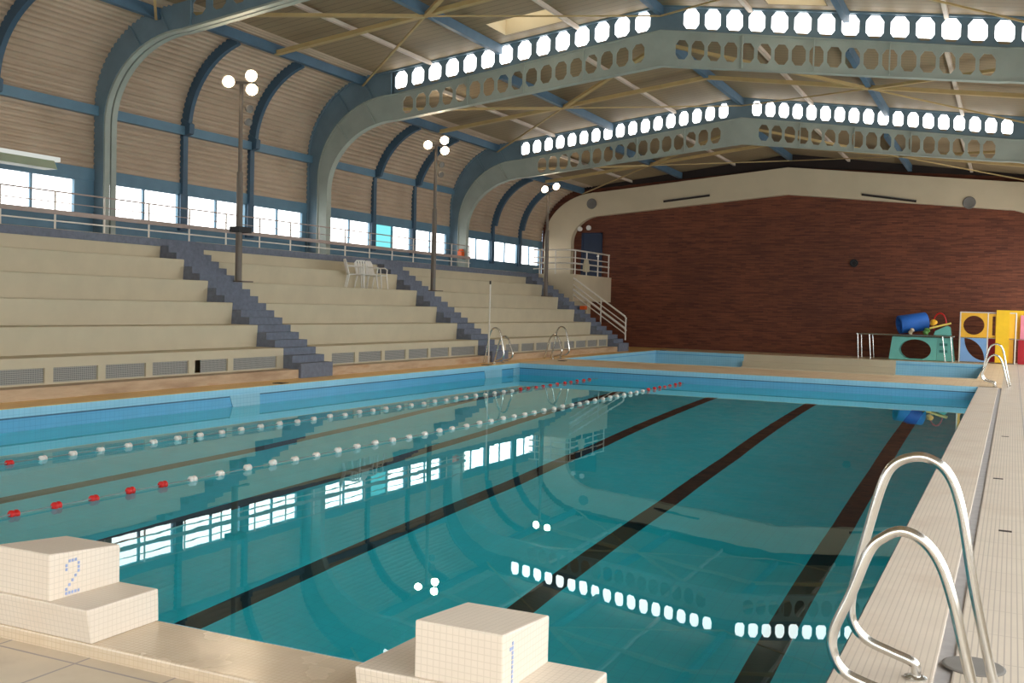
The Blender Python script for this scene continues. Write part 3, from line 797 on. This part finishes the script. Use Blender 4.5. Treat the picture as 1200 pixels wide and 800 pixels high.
chair((-16.95, 21.7, 2.18), 2.3, 'white plastic armchair on the middle seats, leftmost of the three')
chair((-16.95, 22.3, 2.18), 1.2, 'white plastic armchair on the middle seats, between the two others')
chair((-16.95, 22.92, 2.18), 1.75, 'white plastic armchair on the middle seats, closest to the steps')

# ------------------------------------------------------------------ lane ropes
def float_mesh():
    b = MB(); Mt = Matrix.Rotation(-PI / 2, 4, 'X')
    b.lathe([(.01, -.052), (.03, -.05), (.041, -.036), (.041, -.014), (.034, -.008), (.034, .008), (.041, .014), (.041, .036), (.03, .05), (.01, .052)], 14, Mt)
    return b
for k, (x, y0, rend, lab) in enumerate(((-10.42, .82, 19.2, 'floating lane rope with white and red floats, farther one along the seats'), (-7.78, .68, 21.6, 'floating lane rope with white and red floats, nearer one through the window reflections'))):
    t_ = thing('lane_rope', lab, 'lane rope', (x, 0, ZW + .02), 'lane ropes across the pool')
    MB().tube([(x, .0, ZW + .02), (x, 12, ZW + .015), (x, 25, ZW + .02)], .008, 6).build('rope', M['rope'], t_)
    src = {}
    y = y0; i = 0
    while y < 24.7:
        red = y < 5.0 or y > rend
        key = 'red' if red else 'white'
        if key not in src:
            src[key] = float_mesh().build('float', M[key], t_, smooth=True, origin=None)
            o = src[key]
            me = o.data
            for v in me.vertices: v.co += Vector((x, 0, ZW + .02))
        else:
            o = src[key].copy(); COL.objects.link(o); o.parent = t_
        o.location = (random.uniform(-.015, .015), y, random.uniform(-.012, .012))
        o.rotation_euler = (0, 0, random.uniform(-.12, .12))
        y += .48; i += 1

# ------------------------------------------------------------------ starting blocks
def digit(parent, kind, x, y0, z0, h):
    b = MB(); s = .019
    if kind == '1': cells = [(0, i) for i in range(9)] + [(-1, 7)]
    else: cells = [(-2, 6), (-2, 7), (-1, 8), (0, 8), (1, 8), (2, 7), (2, 6), (2, 5), (1, 4), (0, 3), (-1, 2), (-2, 1), (-2, 0), (-1, 0), (0, 0), (1, 0), (2, 0)]
    for cx_, cz_ in cells:
        y = y0 + cx_ * s * 1.05; z = z0 + cz_ * h / 9
        b.box(x, x + .002, y - s * .36, y + s * .36, z, z + h / 9 * .72)
    return b.build('number_mark', M['mirror_blue'], parent)
for num, cx_, lab in (('1', -1.295, 'white mosaic starting block marked 1, front centre of the photo'), ('2', -3.91, 'white mosaic starting block marked 2, at the left edge of the photo')):
    t_ = thing('starting_block', lab, 'starting block', (cx_, -.24, 0), 'starting blocks at the near pool edge')
    MB().hexa([(cx_ - .5, -.47, 0), (cx_ + .5, -.47, 0), (cx_ + .5, -.004, 0), (cx_ - .5, -.004, 0), (cx_ - .5, -.5, .18), (cx_ + .5, -.5, .18), (cx_ + .49, 0, .175), (cx_ - .49, 0, .175)]).build('step', M['block'], t_, bevel=.008)
    MB().hexa([(cx_ - .21, -.48, .176), (cx_ + .21, -.48, .176), (cx_ + .21, -.006, .17), (cx_ - .21, -.006, .17), (cx_ - .21, -.48, .425), (cx_ + .21, -.48, .425), (cx_ + .21, -.006, .385), (cx_ - .21, -.006, .385)]).build('upper_block', M['block'], t_, bevel=.008)
    if num == '1': digit(t_, '1', cx_ + .2105, -.39, .2, .18)
    else: digit(t_, '2', cx_ + .2105, -.335, .19, .19)

# ------------------------------------------------------------------ pool ladders
def smooth_path(pts, n=6):
    out = []
    P_ = [Vector(p) for p in pts]
    for i in range(len(P_) - 1):
        p0 = P_[max(i - 1, 0)]; p1 = P_[i]; p2 = P_[i + 1]; p3 = P_[min(i + 2, len(P_) - 1)]
        for k in range(n):
            t = k / n
            out.append(.5 * ((2 * p1) + (-p0 + p2) * t + (2 * p0 - 5 * p1 + 4 * p2 - p3) * t * t + (-p0 + 3 * p1 - 3 * p2 + p3) * t ** 3))
    out.append(P_[-1]); return out
HI = [(.74, -.02), (.63, .45), (.555, .85), (.49, 1.02), (.4, 1.085), (.31, 1.08), (.235, 1.03), (.19, .93), (.14, .73), (.09, .5), (.065, .32), (.085, .22), (.15, .155), (.26, .115), (.355, .085), (.38, .06), (.38, 0)]
LO = [(.70, -.02), (.61, .33), (.555, .55), (.50, .7), (.43, .79), (.34, .825), (.265, .79), (.205, .72), (.135, .52), (.065, .34), (.065, .24), (.115, .16), (.22, .12), (.34, .09), (.375, .06), (.38, 0)]
def ladder(lab, ox, y_hi, y_lo, sx, r=.024, foot=True):
    t_ = thing('pool_ladder', lab, 'pool ladder', (ox, (y_hi + y_lo) / 2, 0), 'steel pool ladders')
    for prof, y in ((HI, y_hi), (LO, y_lo)):
        o = MB().tube(smooth_path([(ox + sx * a, y, c) for a, c in prof]), r, 14).build('handrail', M['chrome'], t_, smooth=True)
        MB().lathe([(.055, 0.004), (.055, .012), (.035, .02), (.026, .022)], 16, Matrix.Translation((ox + sx * .38, y, 0))).build('foot_flange', M['chrome'], o)
    for z in (-.55, -.85, -1.15):
        MB().box(*sorted((ox - sx * .03, ox - sx * .12)), min(y_hi, y_lo), max(y_hi, y_lo), z, z + .03).build('tread', M['chrome'], t_)
ladder('large steel pool ladder in the right foreground', 0, 1.13, .58, 1)
ladder('steel pool ladder at the far right corner, before the play panels', 0, 25.95, 25.35, 1)
ladder('steel pool ladder at the far left corner, with the thin white pole', W, 24.0, 24.62, -1, .026)
ladder('steel pool ladder at the left corner of the wading pool', -12.95, 28.95, 28.3, -1, .026)
b = MB().lathe([(.15, .0), (.15, .006), (.14, .01), (.02, .01)], 28, Matrix.Translation((.63, 1.47, 0)))
tag(b.build('drain_cover', M['fix_grey'], origin=(.63, 1.47, 0)), 'round grey metal cover in the deck at the foot of the foreground ladder', 'drain cover')
t_ = thing('skimmer_pole', 'thin white pole standing at the far left ladder', 'pole', (-13.55, 23.9, 0))
MB().tube([(-13.55, 23.9, 0.005), (-13.5, 23.8, 2.4)], .022, 8).build('shaft', M['white_metal'], t_)
MB().tube([(-13.5, 23.8, 2.4), (-13.498, 23.79, 2.5)], .03, 8).build('grip', M['black'], t_)

# ------------------------------------------------------------------ play equipment by the brick wall
YT = 40.25
tb = thing('tube_table', 'long low table frame of thin metal tube under the blue roll', 'table', (-3.1, YT + .4, 0))
for y in (YT - .12, YT + 1.0):
    MB().tube([(-4.98, y, 1.0), (-1.32, y, 1.0)], .025, 8).build('rail', M['chrome'], tb)
    for xa, xb in ((-4.95, -4.9), (-4.5, -4.42), (-1.45, -1.35), (-1.75, -1.62)):
        MB().tube([(xa, y, 1.0), (xb, y, 0)], .024, 8).build('leg', M['chrome'], tb)
for x in (-4.97, -1.33): MB().tube([(x, YT - .12, 1.0), (x, YT + 1.0, 1.0)], .024, 8).build('rail', M['chrome'], tb)
MB().box(-4.95, -1.35, YT - .1, YT + .98, .985, 1.0).build('table_top', M['dark_gap'], tb)

# teal play tunnel with arched opening
def arc_hole(cx_, cz_, rx, rz, n=20): return [(cx_ + rx * math.cos(2 * PI * i / n), cz_ + rz * math.sin(2 * PI * i / n)) for i in range(n)]
def holed_panel(b, outer, hole, y0, y1):
    """prism panel with one hole; outer and hole share vertex count and order"""
    n = len(hole); v = []; f = []
    for Y in (y0, y1): v += [(x, Y, z) for x, z in outer] + [(x, Y, z) for x, z in hole]
    for i in range(n):
        j = (i + 1) % n
        f.append((i, j, n + j, n + i)); f.append((2 * n + i, 3 * n + i, 3 * n + j, 2 * n + j))
        f.append((i, 2 * n + i, 2 * n + j, j)); f.append((n + i, n + j, 3 * n + j, 3 * n + i))
    b.add(v, f)
def square_ring(x0, x1, z0, z1, cx_, cz_, n=20):
    out = []
    for i in range(n):
        a = 2 * PI * i / n; dx, dz = math.cos(a), math.sin(a)
        tx = ((x1 - cx_) / dx if dx > 1e-9 else (x0 - cx_) / dx if dx < -1e-9 else 1e9)
        tz = ((z1 - cz_) / dz if dz > 1e-9 else (z0 - cz_) / dz if dz < -1e-9 else 1e9)
        t = min(tx, tz); out.append((cx_ + dx * t, cz_ + dz * t))
    return out
def snap(out, x0, x1, z0, z1):   # pull the nearest ring vertices to the panel corners
    for X in (x0, x1):
        for Z in (z0, z1):
            i = min(range(len(out)), key=lambda q: (out[q][0] - X) ** 2 + (out[q][1] - Z) ** 2); out[i] = (X, Z)
    return out
tn = thing('play_tunnel', 'teal plastic play tunnel with a big arched hole, under the tube table', 'play tunnel', (-2.5, YT + .4, 0))
b = MB()
o_ = snap(square_ring(-3.62, -1.95, .02, .93, -2.75, .5, 28), -3.62, -1.95, .02, .93)
o_ = [(x - (.12 * (1 - z) if x < -3.5 else 0), z) for x, z in o_]
holed_panel(b, o_, [(x, max(.06, z)) for x, z in arc_hole(-2.76, .42, .6, .42, 28)], YT + .02, YT + .8)
b.build('tunnel_body', M['teal'], tn)
b = MB(); b.prism([(-1.94, .02), (-1.3, .02), (-1.42, .93), (-1.94, .93)], 'y', YT + .02, YT + .8)
b.build('step_body', M['teal'], tn)
for z in (.35, .62): MB().box(-1.86, -1.56, YT + .0, YT + .05, z, z + .1).build('foothold', M['teal_dark'], tn)
# blocks on the table
def foam_roll():
    c = Vector((-3.42, YT + .25, 1.4)); ax = Vector((.9, .42, .16)).normalized(); L = 1.1
    Mt = Matrix.Translation(c) @ ax.to_track_quat('Z', 'Y').to_matrix().to_4x4()
    b = MB(); seg = 28; prof = [(.35, 0), (.37, .02), (.37, L - .02), (.35, L), (.27, L), (.25, L - .02), (.25, .02), (.27, 0)]
    v = []; f = []; n = len(prof)
    for r, z in prof:
        for k in range(seg): v.append(Mt @ Vector((r * math.cos(2 * PI * k / seg), r * math.sin(2 * PI * k / seg), z)))
    for i in range(n):
        for k in range(seg): f.append((i * seg + k, i * seg + (k + 1) % seg, ((i + 1) % n) * seg + (k + 1) % seg, ((i + 1) % n) * seg + k))
    b.add(v, f); return tag(b.build('foam_roll', M['foam_blue'], smooth=True, origin=c), 'thick hollow blue foam roll lying on the tube table', 'foam roll')
foam_roll()
b = MB(); b.prism([(-2.1, 1.03), (-1.45, 1.03), (-1.5, 1.36), (-1.62, 1.42), (-2.05, 1.2)], 'y', YT + .1, YT + .7)
tag(b.build('teal_seat', M['teal'], origin=(-1.8, YT + .4, 1.0), bevel=.02), 'teal plastic moulded seat on the right end of the tube table', 'play seat')
b = MB().bar((-2.25, YT + .3, 1.3), (-1.48, YT + .3, 1.52), .5, .07)
tag(b.build('foam_board', M['pale_yellow'], origin=(-1.9, YT + .3, 1.3), bevel=.015), 'pale yellow foam board tilted on the teal seat', 'foam board')
pts = [(-1.92 + .24 * math.cos(a), YT + .75, 1.47 + .44 * math.sin(a)) for a in [PI * 2 * i / 28 for i in range(29)]]
tag(MB().tube(pts, .03, 8, cap=False).build('red_hoop', M['red'], smooth=True, origin=(-1.92, YT + .75, 1.35)), 'red plastic hoop standing upright behind the yellow board', 'hoop')
def small_toy(name, lab, m, x, z, prof, rot=(0, .5, .3)):
    from mathutils import Euler
    Mt = Matrix.Translation((x, YT - .02, z)) @ Euler(rot).to_matrix().to_4x4()
    tag(MB().lathe(prof, 12, Mt).build(name, m, origin=(x, YT + .1, z)), lab, 'pool toy')
small_toy('pool_toy', 'small green pool toy on the tube table right of the blue roll', M['toy_green'], -2.36, 1.17, [(.05, -.13), (.12, -.08), (.1, 0), (.13, .08), (.04, .15)])
small_toy('pool_toy', 'small pale pool toy in front of the blue roll', M['cream2'], -2.92, 1.15, [(.04, -.12), (.09, -.08), (.07, .0), (.09, .1), (.03, .14)], (.3, .6, 0))
small_toy('pool_toy', 'small amber pool toy lying on the yellow foam board', M['toy_orange'], -2.1, 1.52, [(.05, -.1), (.13, -.06), (.15, .02), (.08, .12), (.03, .14)], (.2, -.4, 0))

# play climbing frame: panels between white tubes
cf = thing('climbing_panels', 'climbing frame of yellow, blue and red cut-out panels by the brick wall', 'climbing frame', (-.2, YT, 0))
def ringpanel(x0, x1, z0, z1, hole, m, nm='panel', y=YT):
    cx_ = sum(p[0] for p in hole) / len(hole); cz_ = sum(p[1] for p in hole) / len(hole)
    o = snap(square_ring(x0, x1, z0, z1, cx_, cz_, len(hole)), x0, x1, z0, z1)
    b = MB(); holed_panel(b, o, hole, y, y + .05); return b.build(nm, m, cf)
ringpanel(-1.1, -.16, 1.0, 1.95, arc_hole(-.64, 1.47, .375, .37, 32), M['toy_orange'], 'round_hole_panel')
leaf = []
for i in range(16):
    t = i / 16; leaf.append((-.98 + .84 * t + .19 * math.sin(PI * t), .93 - .8 * t + .19 * math.sin(PI * t)))
for i in range(16):
    t = 1 - i / 16; leaf.append((-.98 + .84 * t - .19 * math.sin(PI * t), .93 - .8 * t - .19 * math.sin(PI * t)))
leaf = [(min(-.2, max(-1.02, x)), min(.92, max(.1, z))) for x, z in leaf][::-1]
b = MB()
lo_a = [(-.22 - .74 * math.sin(PI / 2 * i / 12), .1 + .86 * (1 - math.cos(PI / 2 * i / 12))) for i in range(13)]
hi_a = [(-.96 + .74 * math.sin(PI / 2 * i / 12), .1 + .86 * math.cos(PI / 2 * i / 12)) for i in range(13)]
for poly in ([(-1.1, .97), (-1.1, .05), (-.16, .05), (-.16, .1)] + lo_a, [(-.16, .1), (-.16, .97)] + hi_a):
    b.prism(poly, 'y', YT, YT + .05)
b.build('leaf_hole_panel', M['toy_blue'], cf)
# second bay: slotted yellow panel
b = MB()
for x0, x1, z0, z1 in ((-.12, 0.02, 1.0, 1.93), (.02, .8, 1.0, 1.1), (.02, .8, 1.83, 1.93), (.12, .3, 1.1, 1.83), (.62, .8, 1.1, 1.83)): b.box(x0, x1, YT + .0, YT + .05, z0, z1)
b.build('slotted_panel', M['toy_orange'], cf)
MB().box(.15, .62, YT - .08, YT - .03, .05, 2.08).build('tall_panel', M['toy_yellow'], cf)
MB().box(.6, 1.1, YT + .3, YT + .35, .98, 2.08).build('rear_panel', M['toy_yellow'], cf)
MB().box(.45, .78, YT + .1, YT + .15, .05, .98).build('lower_panel', M['toy_orange'], cf)
MB().box(-.12, .75, YT + .55, YT + .6, .05, .98).build('red_rear_panel', M['toy_red'], cf)
MB().box(.95, 1.9, YT - .0, YT + .05, .02, .95).build('red_panel', M['toy_red'], cf)
MB().box(1.0, 1.9, YT + .1, YT + .15, .97, 1.9).build('pink_panel', M['toy_pink'], cf)
for x in (-1.13, -.14, .84):
    MB().tube([(x, YT + .02, 0), (x, YT + .02, 1.98)], .028, 8).build('upright', M['white_metal'], cf)
for z in (.03, .98, 1.97):
    MB().tube([(-1.15, YT + .02, z), (.86, YT + .02, z)], .022, 8).build('crossbar', M['chrome'] if z < 1.5 else M['white_metal'], cf)
MB().tube([(.86, YT + .02, .97), (1.9, YT + .02, .9)], .022, 8).build('crossbar', M['chrome'], cf)

# ------------------------------------------------------------------ world, camera, view
wd = bpy.data.worlds.new('World'); SC.world = wd; wd.use_nodes = True
bg = wd.node_tree.nodes['Background']; bg.inputs[0].default_value = (.75, .85, 1, 1); bg.inputs[1].default_value = .6

cx, cy, cz, yaw, pit, rol, fpx = .7454, -4.2859, 1.7724, -.4473, -.0343, .0256, 1222.4759
fw = Vector((math.sin(yaw) * math.cos(pit), math.cos(yaw) * math.cos(pit), math.sin(pit)))
r0 = Vector((math.cos(yaw), -math.sin(yaw), 0)); u0 = r0.cross(fw)
rr = r0 * math.cos(rol) + u0 * math.sin(rol); uu = -r0 * math.sin(rol) + u0 * math.cos(rol)
cd = bpy.data.cameras.new('Camera'); cam = bpy.data.objects.new('Camera', cd); COL.objects.link(cam)
R = Matrix((rr, uu, -fw)).transposed().to_4x4()
cam.matrix_world = Matrix.Translation((cx, cy, cz)) @ R
cd.sensor_width = 36; cd.lens = fpx / 1200 * 36; cd.clip_start = .05; cd.clip_end = 200
SC.camera = cam
SC.view_settings.view_transform = 'Standard'; SC.view_settings.look = 'None'; SC.view_settings.gamma = 1
SC.view_settings.use_curve_mapping = False; SC.view_settings.exposure = 0.0
try:
    SC.cycles.sample_clamp_indirect = 6; SC.cycles.max_bounces = 10; SC.cycles.caustics_refractive = True; SC.cycles.caustics_reflective = False
    SC.cycles.use_denoising = True
except Exception: pass
